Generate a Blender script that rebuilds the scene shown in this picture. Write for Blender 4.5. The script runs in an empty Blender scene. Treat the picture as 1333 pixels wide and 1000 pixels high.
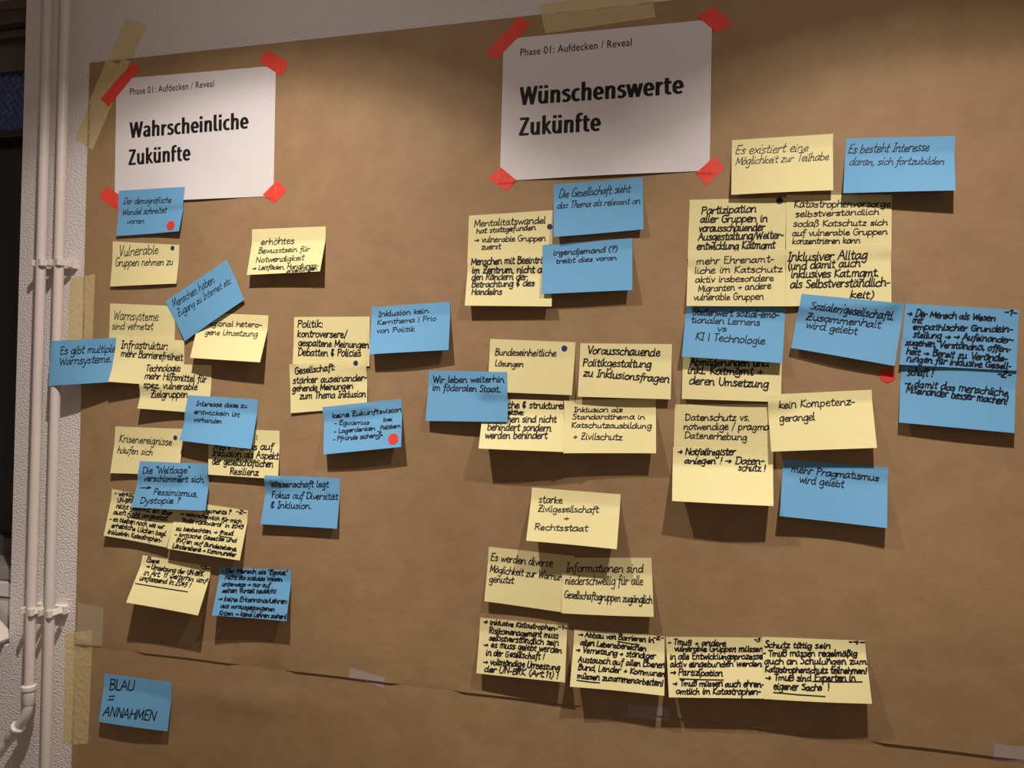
import bpy, bmesh, math, random
import numpy as np
C = bpy.context.scene.collection
SC = bpy.context.scene
# ---------------------------------------------------------------- camera
cam_d = bpy.data.cameras.new('camera'); cam = bpy.data.objects.new('camera', cam_d); C.objects.link(cam)
cam_d.sensor_width = 36.0; cam_d.lens = 911.92/1333*36.0; cam_d.clip_start = .02
YAW, PIT, ROL = -0.2213, 0.0171, 0.0151
from mathutils import Matrix, Vector
_f = Vector((math.sin(YAW)*math.cos(PIT), math.cos(YAW)*math.cos(PIT), math.sin(PIT)))
_r = Vector((math.cos(YAW), -math.sin(YAW), 0)); _u = _r.cross(_f)
_r2 = math.cos(ROL)*_r+math.sin(ROL)*_u; _u2 = -math.sin(ROL)*_r+math.cos(ROL)*_u
cam.matrix_world = Matrix(((_r2.x,_u2.x,-_f.x,0),(_r2.y,_u2.y,-_f.y,-0.9945),(_r2.z,_u2.z,-_f.z,1.5),(0,0,0,1)))
SC.camera = cam
# ---------------------------------------------------------------- light
W = bpy.data.worlds.new('room_glow'); SC.world = W; W.use_nodes = True
W.node_tree.nodes['Background'].inputs[0].default_value = (1.0, .75, .60, 1)
W.node_tree.nodes['Background'].inputs[1].default_value = .135
SC.view_settings.view_transform = 'Standard'; SC.view_settings.look = 'None'
SC.view_settings.gamma = 1; SC.view_settings.exposure = 0.0; SC.view_settings.use_curve_mapping = False
def downlight(name, loc, axis, power, prof, color):
    """ceiling spot; prof = beam strength against angle from the axis (degrees, strength)"""
    l = bpy.data.lights.new(name, 'SPOT'); l.energy = power; l.color = color
    l.shadow_soft_size = .011; l.spot_size = math.radians(170); l.spot_blend = .1; l.use_nodes = True
    o = bpy.data.objects.new(name, l); C.objects.link(o); o.location = loc
    ax = Vector(axis).normalized(); o.rotation_euler = ax.to_track_quat('-Z', 'Y').to_euler()
    nt = l.node_tree; em = nt.nodes['Emission']
    g = nt.nodes.new('ShaderNodeNewGeometry'); d = nt.nodes.new('ShaderNodeVectorMath'); d.operation = 'DOT_PRODUCT'
    nt.links.new(g.outputs['Incoming'], d.inputs[0]); d.inputs[1].default_value = ax
    a = nt.nodes.new('ShaderNodeMath'); a.operation = 'ABSOLUTE'; nt.links.new(d.outputs['Value'], a.inputs[0])
    r = nt.nodes.new('ShaderNodeValToRGB'); nt.links.new(a.outputs[0], r.inputs[0])
    el = r.color_ramp.elements; pts = sorted((math.cos(math.radians(t)), s) for t, s in prof)
    el[0].position, el[0].color = pts[0][0], (pts[0][1],)*3+(1,)
    el[1].position, el[1].color = pts[-1][0], (pts[-1][1],)*3+(1,)
    for p, s in pts[1:-1]: e = el.new(p); e.color = (s,)*3+(1,)
    nt.links.new(r.outputs[0], em.inputs['Strength'])
BEAM = ((0,.5),(16,.6),(21,.80),(25,.9),(30,.66),(36,.48),(42,.36),(48,.275),(54,.19),(58,.08),(63,.022),(85,.014))
WARM = (1.0, .885, .80)
downlight('downlight_left', (-0.514,-0.45,2.276), (-.12,.0,-1), 67, BEAM, WARM)
downlight('downlight_right', (0.242,-0.45,2.24), (.10,.0,-1), 52, BEAM, WARM)

# ---------- sheets of paper laid over one another (depth = distance in front of the wall, metres) ----------
KRAFT_L, KRAFT_R, KRAFT_T, SEAM, KRAFT_B = -0.967, 0.78, 2.0565, 1.0665, 0.16
def seam_z(x): return SEAM - 0.0095*(x+0.3)
def base_depth(x, z):
    x = np.asarray(x, float); z = np.asarray(z, float)
    up = 0.0012 + 0.0005*(np.sin(3.1*x+1.0)*np.sin(2.3*z+.4)+1) + .0009*np.exp(-np.clip(z-seam_z(x), 0, 1)/.012)
    k = np.clip((seam_z(x)-z)/0.16, 0, 1)
    lo = 0.0008 + 0.0018*k*(1+np.sin(7.0*x+5.0*z)*np.sin(4.2*z-3.0*x)) + .0030*np.exp(-((x+.66)/.12)**2-((z-1.015)/.022)**2)
    d = np.where(z >= seam_z(x), up, lo)
    d = np.where((x < KRAFT_L) | (z > KRAFT_T), 0.0, d)
    return d
def bil(c, u, v):      # c: TL,TR,BR,BL
    return c[0]*(1-u)*(1-v)+c[1]*u*(1-v)+c[2]*u*v+c[3]*(1-u)*v
def inv_bil(q, x, z):
    u = np.full(x.shape, .5); v = np.full(x.shape, .5)
    (ax,az),(bx,bz),(cx,cz),(dx,dz) = q
    for _ in range(8):
        fx = bil((ax,bx,cx,dx),u,v)-x; fz = bil((az,bz,cz,dz),u,v)-z
        xu = (bx-ax)*(1-v)+(cx-dx)*v; zu = (bz-az)*(1-v)+(cz-dz)*v
        xv = (dx-ax)*(1-u)+(cx-bx)*u; zv = (dz-az)*(1-u)+(cz-bz)*u
        det = xu*zv-xv*zu
        det = np.where(np.abs(det) < 1e-9, 1e-9, det)
        u = np.clip(u-(fx*zv-fz*xv)/det, -3, 4); v = np.clip(v-(xu*fz-zu*fx)/det, -3, 4)
    return u, v
def samp(D, u, v):
    nv, nu = D.shape[0]-1, D.shape[1]-1
    a = np.clip(u*nu, 0, nu-1e-9); b = np.clip(v*nv, 0, nv-1e-9)
    i = a.astype(int); j = b.astype(int); a = a-i; b = b-j
    return (D[j,i]*(1-a)*(1-b)+D[j,i+1]*a*(1-b)+D[j+1,i+1]*a*b+D[j+1,i]*(1-a)*b)
class Panel:
    """a sheet whose front face is the grid (X, Z, D)"""
    def __init__(s, q, d, kind, nu, nv, gap, priors, seed=0):
        s.q = [tuple(p) for p in q]; s.kind = kind
        U, V = np.meshgrid(np.linspace(0,1,nu+1), np.linspace(0,1,nv+1))
        s.X = bil([p[0] for p in q],U,V); s.Z = bil([p[1] for p in q],U,V)
        top = d[0]*(1-U)+d[1]*U; bot = d[3]*(1-U)+d[2]*U
        if kind == 'note':
            k0 = .16+.05*math.sin(seed*2.1)
            t = np.clip((V-k0)/(1-k0), 0, 1); pr = t*np.clip(t/.12,0,1)**.5
            own = top+(bot-top)*pr + .002*math.sin(seed*1.7)*np.sin(np.pi*U)*t
        elif kind == 'sheet':
            own = top+(bot-top)*V + .0035*np.sin(np.pi*U)**2*V**3 + .0012*np.sin(np.pi*V)*np.sin(2*np.pi*U+seed)
        else:
            own = top+(bot-top)*V
        req = base_depth(s.X, s.Z)+gap
        if kind == 'note':                         # the right heating pipe stands in front of the wall
            pq = .0085**2-(s.X+.9965)**2
            req = np.where(pq > 0, np.maximum(req, .0238+np.sqrt(np.maximum(pq, 0))), req)
        for p in priors:
            if (p.X.min() > s.X.max() or p.X.max() < s.X.min() or p.Z.min() > s.Z.max() or p.Z.max() < s.Z.min()): continue
            a, b = inv_bil(p.q, s.X, s.Z)
            m = .03 if kind in ('note','sheet') else .012
            ins = (a > -m) & (a < 1+m) & (b > -m*1.6) & (b < 1+m*1.6)
            pd = samp(p.D, np.clip(a,0,1), np.clip(b,0,1))+gap
            req = np.where(ins, np.maximum(req, pd), req)
        D = np.maximum(own, req)
        if kind in ('note','sheet'):
            for _ in range(40):
                E = np.pad(D, 1, mode='reflect', reflect_type='odd')
                av = (E[:-2,1:-1]+E[2:,1:-1]+E[1:-1,:-2]+E[1:-1,2:])/4
                D = np.maximum(req, np.where(D > own+1e-5, .4*D+.6*np.maximum(av,own), np.where(av-D > .0003, .4*D+.6*av, D)))
        s.D = D
        P = [np.array([s.X[j,i], s.Z[j,i]]) for j,i in ((0,0),(0,-1),(-1,-1),(-1,0))]
        s.W = (np.linalg.norm(P[1]-P[0])+np.linalg.norm(P[2]-P[3]))/2
        s.H = (np.linalg.norm(P[3]-P[0])+np.linalg.norm(P[2]-P[1]))/2
    def corners(s): return [s.D[0,0], s.D[0,-1], s.D[-1,-1], s.D[-1,0]]
    def at(s, u, v, off=0.0):
        return np.stack([samp(s.X,u,v), -(samp(s.D,u,v)+off), samp(s.Z,u,v)], -1)

# single-stroke handwriting: advance|stroke;stroke   x-height 5, ascender 9, '!' = straight strokes
GL = {
'a':"5|4,4.4 2.2,5 .5,3 .7,.5 2.2,.2 3.8,3.2 4,5 3.9,1 4.9,.2",'b':"4.6|.6,9 .5,.3;.5,3.4 2.5,5 4,3 3.2,.4 1.4,0 .5,1",
'c':"4.3|3.8,4.3 2.2,5 .5,3 .8,.6 2.4,0 4,.8",'d':"5|3.9,4.2 2,5 .5,3 .7,.4 2.4,.2 3.8,2.2 4.1,9 4,1 4.9,.2",
'e':"4.2|.5,2.3 3.3,3 3.1,4.7 1.8,5 .5,3 .8,.6 2.2,0 4,.9",'f':"3.2|3.7,8.3 2.5,9 1.6,7.2 1.3,-1.5 .6,-3;.2,4.8 3,5.1",
'g':"4.8|3.9,4.3 2.2,5 .5,3 .8,.7 2.4,.5 3.8,3 4,5 3.8,-2.4 2.4,-4 .6,-2.8",'h':"4.6|.7,9 .5,0;.5,2.9 2.2,5 3.6,4.1 3.7,.5 4.5,.1",
'i':"2|.6,5 .6,.6 1.6,.1;.8,7.1 .9,7.6",'j':"2.2|1.1,5 .9,-2.6 -.6,-3.8;1.2,7.1 1.3,7.6",
'k':"4.2|.7,9 .5,0;3.6,5 .7,2.3 3.9,0",'l':"2|.8,9 .6,.8 1.6,.1",
'm':"6.7|.5,5 .5,0;.5,3.2 1.9,5 2.9,4 2.9,0;2.9,3.2 4.4,5 5.5,4 5.5,.5 6.4,.1",'n':"4.8|.5,5 .5,0;.5,3 2.2,5 3.6,4 3.7,.5 4.6,.1",
'o':"4.5|2.3,5 .5,3.2 .8,.6 2.3,0 4,2 3.6,4.4 2.3,5 3.2,4.6",'p':"4.6|.6,5 .3,-4;.5,3.4 2.4,5 4,3 3.2,.5 1.6,0 .5,1",
'q':"4.8|4,4.4 2.2,5 .5,3 .8,.5 2.4,.3 3.8,3 4,5 3.8,-4",'r':"3.5|.6,5 .5,0;.5,2.8 1.8,4.7 3.3,4.6",
's':"3.8|3.3,4.3 1.8,5 .6,4 1.9,2.7 3.2,1.4 2,0 .3,.7",'t':"3.3|1.5,8 1.3,1 2,0 3,.5;.1,5.1 3,5.4",
'u':"4.8|.6,5 .6,1.1 1.8,0 3.4,1.6 3.7,5 3.6,.9 4.6,.1",'v':"3.8|!.3,5 1.8,0 3.5,5",'w':"5.8|!.3,5 1.5,0 2.9,4.3 4.1,0 5.5,5",
'x':"4|!.3,5 3.6,0;3.6,5 .3,0",'y':"4.2|.4,5 1.8,.6;3.8,5 1.6,-3 .3,-4",'z':"4|!.4,4.8 3.5,5 .4,0 3.7,.2",
'ß':"4.4|.5,-2.5 .6,7 2,9 3.4,7.6 1.9,5.2 3.7,3 3,.5 1.6,.1",
'A':"5.4|!0,0 2.5,9 5,0;.9,3.3 4.1,3.5",'B':"4.8|.7,9 .6,0;.5,8.8 3.6,8.4 3.4,5.6 .8,4.9 3.9,4 4,1.2 2,0 .5,.2",'C':"5|4.6,7.8 3,9 .8,7 .6,2.4 2.6,0 4.6,1.2",
'D':"5.4|.8,9 .6,0;.2,8.7 3,8.8 4.8,6 4.4,2 2.4,.1 .5,.2",'E':"4.4|!4,9 .6,8.8 .5,.1 4,0;.6,4.8 3.3,4.9",'F':"4.2|!4,9 .7,8.8 .6,0;.7,4.7 3.3,4.9",
'G':"5.4|4.6,7.8 3,9 .8,7 .6,2.2 2.6,0 4.6,1.2 4.7,4 3,4",'H':"5.4|!.7,9 .6,0;4.6,9 4.6,0;.6,4.6 4.6,4.7",'I':"2.6|!1.3,9 1.2,0;.3,9 2.3,9;.2,0 2.3,0",
'J':"3.6|2.8,9 2.8,2 1.6,0 .2,1.2",'K':"4.8|!.7,9 .6,0;4.2,9 .8,4.4 4.4,0",'L':"4|!.7,9 .6,.2 3.8,0",'M':"6.4|!.5,0 .9,9 3.1,2 5.3,9 5.8,0",
'N':"5.6|!.6,0 .7,9 4.6,0 4.8,9",'O':"5.6|2.8,9 .6,6 .8,1.6 2.8,0 4.9,2.4 4.8,7 2.8,9",'P':"4.6|.8,9 .6,0;.3,8.6 3,9 4.2,7 3,4.6 .7,4.3",
'R':"4.8|.8,9 .6,0;.3,8.6 3,9 4,7 3,4.8 .7,4.5;1.6,4.5 4.4,0",'S':"4.4|3.9,8.2 2.2,9 .7,7.2 2,5 3.8,3 2.8,.2 .4,.7",'T':"4.6|!.2,8.9 4.6,9;2.4,9 2.3,0",
'U':"5.2|.7,9 .6,2 2.4,0 4.3,2 4.5,9",'V':"4.8|!.3,9 2.4,0 4.6,9",'W':"7|!.3,9 1.8,0 3.5,7 5,0 6.8,9",'Z':"4.8|!.5,9 4.4,9 .3,0 4.5,.1;.9,4.6 3.6,4.7",
'0':"4.4|2.2,8 .6,5 1,.8 2.4,0 3.8,3.5 3,7.4 2.2,8",'1':"3|!.4,6 1.9,8.2 1.8,0",'2':"4.2|.5,6.4 2,8 3.4,6.4 .4,.1 3.8,0",'3':"4|.6,7.6 2.4,8 3.2,6.4 1.6,4.4 3.4,2.4 2.4,.2 .3,.6",
'4':"4.4|!2.6,8 .4,3 4,3;3,5 2.8,0",'5':"4.2|3.6,8 1,8 .8,4.8 3,4.6 3.4,1.8 1.8,0 .4,.6",'9':"4|3.4,6.4 2,8 .7,6 2,4.2 3.4,6.4 3.2,0",
'.':"2|.5,.9 .9,-.2",',':"1.6|.9,.6 .4,-1.4",':':"2.2|.6,4.6 .9,3.5;.6,.9 .9,-.2",';':"1.8|.8,4.2 .9,3.7;.9,.6 .4,-1.4",'!':"2.2|1,9 .9,2.6;.8,.6 .9,0",
'?':"3.8|.5,7.4 2,9 3.4,7.2 1.7,4.6 1.6,2.6;1.5,.6 1.6,0",'(':"2.6|2.2,9.6 .8,6 .8,2 2,-1.6",')':"2.6|.4,9.6 1.8,6 1.8,2 .5,-1.6",'/':"3|!2.8,9.6 .3,-1.6",'|':"2.4|!1.2,9 1.1,-1",
'-':"3|!.3,2.8 2.7,3",'+':"4.4|!.4,2.8 3.9,3;2.2,4.8 2.1,.9",'=':"4.6|!.4,4.6 4.4,4.8;.4,2 4.4,2.2",'"':"2.6|!.8,9 .7,7.2;1.8,9 1.7,7.2","'":"1.6|!.9,9 .6,7.2",
'&':"4.6|3.6,7.6 2,8.6 .8,7 2.4,5.2 .8,4.4 1,1.6 2.8,1 3.8,2.6;2.3,9.6 2.1,-.6",'}':"2.6|.4,4.6 1.5,4.2 1.2,2.9 2.2,2.3 1.2,1.8 1.5,.4 .5,0",
'→':"6|.3,2.8 5.2,3;!3.8,4.6 5.4,3 3.7,1.4",
}
for _a, _b in (('ä','a'),('ö','o'),('ü','u')): GL[_a] = GL[_b]+";1.4,6.8 1.5,7.4;3.2,6.8 3.3,7.4"
# style: slant, pen width mm, wobble, cap/ascender stretch
STY = {'A':(.26,1.05,.22,1.1),'B':(.16,1.3,.16,1.0),'C':(.06,1.3,.2,.85),'D':(.1,1.75,.16,.78),'G':(.06,1.45,.14,.95),'E':(.14,1.7,.34,.82),'F':(.16,1.9,.12,1.0)}

# ---------------------------------------------------------------- helpers
def mesh(name, verts, faces, mat, parent=None, smooth=False):
    m = bpy.data.meshes.new(name); m.from_pydata([tuple(v) for v in verts], [], faces); m.update()
    if smooth: m.polygons.foreach_set('use_smooth', [True]*len(m.polygons))
    m.materials.append(mat)
    o = bpy.data.objects.new(name, m); C.objects.link(o); o.parent = parent
    return o
def crease(o):
    bm = bmesh.new(); bm.from_mesh(o.data)
    for e in bm.edges: e.smooth = not (len(e.link_faces) == 2 and e.calc_face_angle(0) > .8)
    bm.to_mesh(o.data); bm.free(); return o
def tag(o, label, cat, group=None):
    o['label'] = label; o['category'] = cat
    if group: o['group'] = group
    return o
def empty(name, loc):
    o = bpy.data.objects.new(name, None); C.objects.link(o); o.location = loc; o.empty_display_size = .02; return o
class MB:
    def __init__(s): s.v = []; s.f = []
    def box(s, a, b, M=None):
        n = len(s.v); p = [Vector((x,y,z)) for x in (a[0],b[0]) for y in (a[1],b[1]) for z in (a[2],b[2])]
        if M: p = [M @ q for q in p]
        s.v += p; s.f += [tuple(n+i for i in f) for f in ((0,1,3,2),(4,6,7,5),(0,4,5,1),(2,3,7,6),(0,2,6,4),(1,5,7,3))]
        return s
    def tube(s, pts, rad, seg=28):
        """round tube along pts, one radius per point"""
        pts = [Vector(p) for p in pts]; n = len(s.v); k = len(pts)
        rad = [rad]*k if not hasattr(rad, '__len__') else rad
        up = Vector((0,1,0))
        for i, p in enumerate(pts):
            t = (pts[min(i+1,k-1)]-pts[max(i-1,0)]).normalized(); a = t.cross(up).normalized(); b = a.cross(t)
            for j in range(seg):
                w = 2*math.pi*j/seg; s.v.append(p+rad[i]*(math.cos(w)*a+math.sin(w)*b))
        for i in range(k-1):
            for j in range(seg):
                s.f.append((n+i*seg+j, n+i*seg+(j+1)%seg, n+(i+1)*seg+(j+1)%seg, n+(i+1)*seg+j))
        s.f.append(tuple(n+j for j in range(seg))); s.f.append(tuple(n+(k-1)*seg+j for j in range(seg)))
        return s
    def build(s, name, mat, parent=None, smooth=False, bevel=0):
        o = mesh(name, s.v, s.f, mat, parent)
        bm = bmesh.new(); bm.from_mesh(o.data); bmesh.ops.recalc_face_normals(bm, faces=bm.faces)
        if bevel: bmesh.ops.bevel(bm, geom=list(bm.edges), offset=bevel, segments=2, profile=.5, affect='EDGES')
        if smooth:
            for f in bm.faces: f.smooth = len(f.verts) == 4
            for e in bm.edges: e.smooth = not (len(e.link_faces) == 2 and e.calc_face_angle(0) > .7)
        bm.to_mesh(o.data); bm.free(); return o
def material(name, col, rough=.7, spec=.3, alpha=1.0, mottle=None, bump=None):
    """mottle = (scale, second colour, low, high); bump = (scale, strength, distance, detail)"""
    m = bpy.data.materials.new(name); m.use_nodes = True; nt = m.node_tree; b = nt.nodes['Principled BSDF']
    b.inputs['Base Color'].default_value = (*col, 1); b.inputs['Roughness'].default_value = rough
    b.inputs['Specular IOR Level'].default_value = spec; b.inputs['Alpha'].default_value = alpha
    if mottle or bump:
        tc = nt.nodes.new('ShaderNodeNewGeometry')
    if mottle:
        n = nt.nodes.new('ShaderNodeTexNoise'); n.inputs['Scale'].default_value = mottle[0]; n.inputs['Detail'].default_value = 6
        n.inputs['Roughness'].default_value = .62
        nt.links.new(tc.outputs['Position'], n.inputs['Vector'])
        r = nt.nodes.new('ShaderNodeValToRGB'); r.color_ramp.elements[0].position = mottle[2]; r.color_ramp.elements[1].position = mottle[3]
        r.color_ramp.elements[0].color = (*mottle[1],1); r.color_ramp.elements[1].color = (*col,1)
        nt.links.new(n.outputs['Fac'], r.inputs[0]); nt.links.new(r.outputs[0], b.inputs['Base Color'])
    if bump:
        n = nt.nodes.new('ShaderNodeTexNoise'); n.inputs['Scale'].default_value = bump[0]; n.inputs['Detail'].default_value = bump[3]
        nt.links.new(tc.outputs['Position'], n.inputs['Vector'])
        bp = nt.nodes.new('ShaderNodeBump'); bp.inputs['Strength'].default_value = bump[1]; bp.inputs['Distance'].default_value = bump[2]
        nt.links.new(n.outputs['Fac'], bp.inputs['Height']); nt.links.new(bp.outputs[0], b.inputs['Normal'])
    return m
M_wall = material('woodchip_wallpaper', (.80,.755,.735), .85, .2, bump=(300, .8, .0028, 2))
M_kraft = material('kraft_paper', (.41,.268,.138), .62, .3, mottle=(18,(.345,.222,.112),.32,.68), bump=(38,.27,.0032,8))
M_sheet = material('printer_paper', (.83,.795,.80), .75, .25, bump=(14,.12,.004,2))
M_note = {'y': material('yellow_note_paper', (.90,.82,.42), .7, .25, bump=(30,.12,.0025,2)),
          'b': material('blue_note_paper', (.165,.435,.725), .7, .25, bump=(30,.12,.0025,2))}
M_ink = material('black_ink', (.012,.011,.016), .55, .3)
M_print = material('black_print', (.014,.012,.012), .6, .25)
M_tape = {'red': material('red_tape', (.93,.075,.045), .55, .4, bump=(90,.3,.002,3)),
          'mask': material('masking_tape', (.95,.80,.43), .6, .35, .42, bump=(120,.5,.0025,3)),
          'kraft': material('packing_tape', (.78,.66,.46), .5, .4, .26),
          'clear': material('clear_tape', (.74,.70,.74), .6, .3, .2)}
M_dot = {'red': material('red_dot_paper', (.78,.055,.035), .6, .3), 'blue': material('blue_dot_paper', (.025,.045,.17), .6, .3)}
M_pipe = material('pipe_paint', (.74,.665,.62), .42, .45)
M_fit = material('fitting_plastic', (.80,.735,.68), .4, .45)
M_sill = material('sill_paint', (.62,.60,.585), .5, .4)
M_frame = material('window_frame_paint', (.10,.08,.07), .5, .4)
M_frame2 = material('window_rail_grey', (.25,.25,.24), .5, .4)
M_floor = material('floor_boards', (.30,.23,.17), .6, .3, mottle=(6,(.24,.18,.13),.3,.7))
# ---------------------------------------------------------------- setting
WE = -1.1032                       # left end of the wall, where the window opening starts
ZL, ZO = 2.42, 1.058               # opening: top and bottom
b = MB().box((WE,0,0),(1.9,.20,2.9)).box((-2.6,0,0),(WE,.20,ZO)).box((-2.6,0,ZL),(WE,.20,2.9)).box((-2.6,0,ZO),(-2.2,.20,ZL))
wall = b.build('wall_back', M_wall); wall['kind'] = 'structure'
fl = MB().box((-2.6,-3.5,-.1),(1.9,.2,0)).build('floor', M_floor); fl['kind'] = 'structure'
win = empty('window_1', (-1.65,.1,ZO)); win['kind'] = 'structure'
def wpart(mb, name, mat, bevel=0):
    o = mb.build(name, mat, win, bevel=bevel); o.matrix_parent_inverse = Matrix.Translation((1.65,-.1,-ZO)); return o
wx0, wx1 = -2.2, WE
wpart(MB().box((wx0,.06,2.224),(wx1,.2,ZL)), 'head_panel', material('head_panel_paint', (.30,.24,.20), .6, .3))
f = MB()
for z0, z1, y0 in ((2.196,2.224,.085),(2.178,2.192,.10),(2.120,2.178,.115)): f.box((wx0,y0,z0),(wx1,.17,z1))
f.box((wx1-.05,.10,1.185),(wx1,.16,2.2)).box((wx0,.10,1.185),(wx0+.06,.16,2.2)).box((wx0,.10,1.180),(wx1,.16,1.215))
wpart(f, 'window_frame', M_frame)
wpart(MB().box((wx0,.098,1.983),(wx1,.15,1.997)), 'transom', material('transom_paint', (.02,.02,.025), .5, .4))
def glass(name, col, rough, z0, z1, bump=None):
    return wpart(MB().box((wx0+.05,.125,z0),(wx1-.02,.131,z1)), name, material(name, col, rough, .5, bump=bump))
m = bpy.data.materials.new('patterned_glass_dusk_glow'); m.use_nodes = True; nt = m.node_tree; bs = nt.nodes['Principled BSDF']
g = nt.nodes.new('ShaderNodeNewGeometry'); mp = nt.nodes.new('ShaderNodeMapping'); mp.inputs['Rotation'].default_value = (0,.6,0); mp.inputs['Scale'].default_value = (1,0,1)
vo = nt.nodes.new('ShaderNodeTexVoronoi'); vo.inputs['Scale'].default_value = 85; vo.inputs['Randomness'].default_value = .35
nt.links.new(g.outputs['Position'], mp.inputs[0]); nt.links.new(mp.outputs[0], vo.inputs['Vector'])
rp = nt.nodes.new('ShaderNodeValToRGB'); rp.color_ramp.elements[0].color = (.035,.075,.20,1); rp.color_ramp.elements[1].color = (.008,.014,.035,1); rp.color_ramp.elements[1].position = .6
nt.links.new(vo.outputs['Distance'], rp.inputs[0]); nt.links.new(rp.outputs[0], bs.inputs['Base Color'])
nt.links.new(rp.outputs[0], bs.inputs['Emission Color']); bs.inputs['Emission Strength'].default_value = .13; bs.inputs['Roughness'].default_value = .3  # dusk sky behind the pane painted in as its own faint blue glow
wpart(MB().box((wx0+.05,.125,1.99),(wx1-.02,.131,2.13)), 'upper_pane', m)
glass('lower_pane', (.006,.006,.008), .25, 1.2, 1.99)
wpart(MB().box((wx0,.03,1.158),(wx1,.2,1.182)), 'bottom_rail', M_frame2, .003)
wpart(MB().box((wx0,.022,1.132),(wx1,.2,1.157)), 'inner_sill', M_sill, .002)
wpart(MB().box((wx0,.026,ZO),(wx1,.2,1.128)), 'parapet', M_sill)
R = Matrix.Translation((WE-.004,-.002,1.069)) @ Matrix.Rotation(math.radians(38),4,'Y')
tag(MB().box((-.34,-.10,-.011),(0,.018,0),R).build('tilted_board', M_fit, bevel=.003), 'small white tilted board in the window recess beside the pipes, at the left edge', 'board')
# ---------------------------------------------------------------- kraft paper sheets
def kraft(name, z_top, z_bot, label, nx, nz):
    """z_top, z_bot: functions of x"""
    xs = np.linspace(KRAFT_L, KRAFT_R, nx+1); v = []; fc = []
    for side in (0, 1):
        for j in range(nz+1):
            for x in xs:
                z = z_top(x)+(z_bot(x)-z_top(x))*j/nz
                d = float(base_depth(max(x, KRAFT_L+1e-6), min(z if j else z-1e-5, KRAFT_T-1e-6)))
                if name == 'upper' and j == nz: d = float(base_depth(x, z+2e-4))
                if z > seam_z(x) and name == 'lower': d = .0005
                v.append((x, -(d-side*.0003), z))
    n = (nx+1)*(nz+1)
    for j in range(nz):
        for i in range(nx):
            a = j*(nx+1)+i; q = (a, a+nx+1, a+nx+2, a+1); fc.append(q); fc.append(tuple(n+k for k in reversed(q)))
    ring = [i for i in range(nx+1)]+[j*(nx+1)+nx for j in range(1,nz+1)]+[nz*(nx+1)+i for i in range(nx-1,-1,-1)]+[j*(nx+1) for j in range(nz-1,0,-1)]
    for a, c in zip(ring, ring[1:]+ring[:1]): fc.append((a, c, n+c, n+a))
    return tag(crease(mesh('brown_paper', v, fc, M_kraft, None, True)), label, 'brown paper', 'brown paper lengths covering the wall')
kraft('upper', lambda x: KRAFT_T+.0015*math.sin(2*x), lambda x: seam_z(x)+.0006*math.sin(23*x), 'wide brown wrapping paper length on the wall carrying nearly all the notes', 90, 60)
kraft('lower', lambda x: seam_z(x)+.007, lambda x: KRAFT_B, 'lower brown wrapping paper length below the seam, behind the "BLAU = ANNAHMEN" note', 90, 70)
# ---------------------------------------------------------------- data: places in metres on the wall (x, z)
SHEETS = [
 ('white paper sheet with bold heading "Wahrscheinliche Zukünfte"', [(-0.9118, 2.0221), (-0.6149, 2.0183), (-0.6142, 1.8107), (-0.9095, 1.8114)], [('Phase 01: Aufdecken / Reveal', 0.0914, 0.1367, 0.6277, 0.1231, 0.0515, 0), ('Wahrscheinliche', 0.0926, 0.4825, 0.8451, 0.4687, 0.1251, 1), ('Zukünfte', 0.0879, 0.699, 0.4904, 0.6879, 0.1251, 1)]),
 ('white paper sheet with bold heading "Wünschenswerte Zukünfte"', [(-0.2439, 2.0247), (0.0516, 2.0234), (0.0505, 1.8139), (-0.2461, 1.815)], [('Phase 01: Aufdecken / Reveal', 0.088, 0.1312, 0.6306, 0.1274, 0.051, 0), ('Wünschenswerte', 0.0893, 0.479, 0.8783, 0.4775, 0.1274, 1), ('Zukünfte', 0.0895, 0.6927, 0.4939, 0.6933, 0.1274, 1)]),
]
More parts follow.
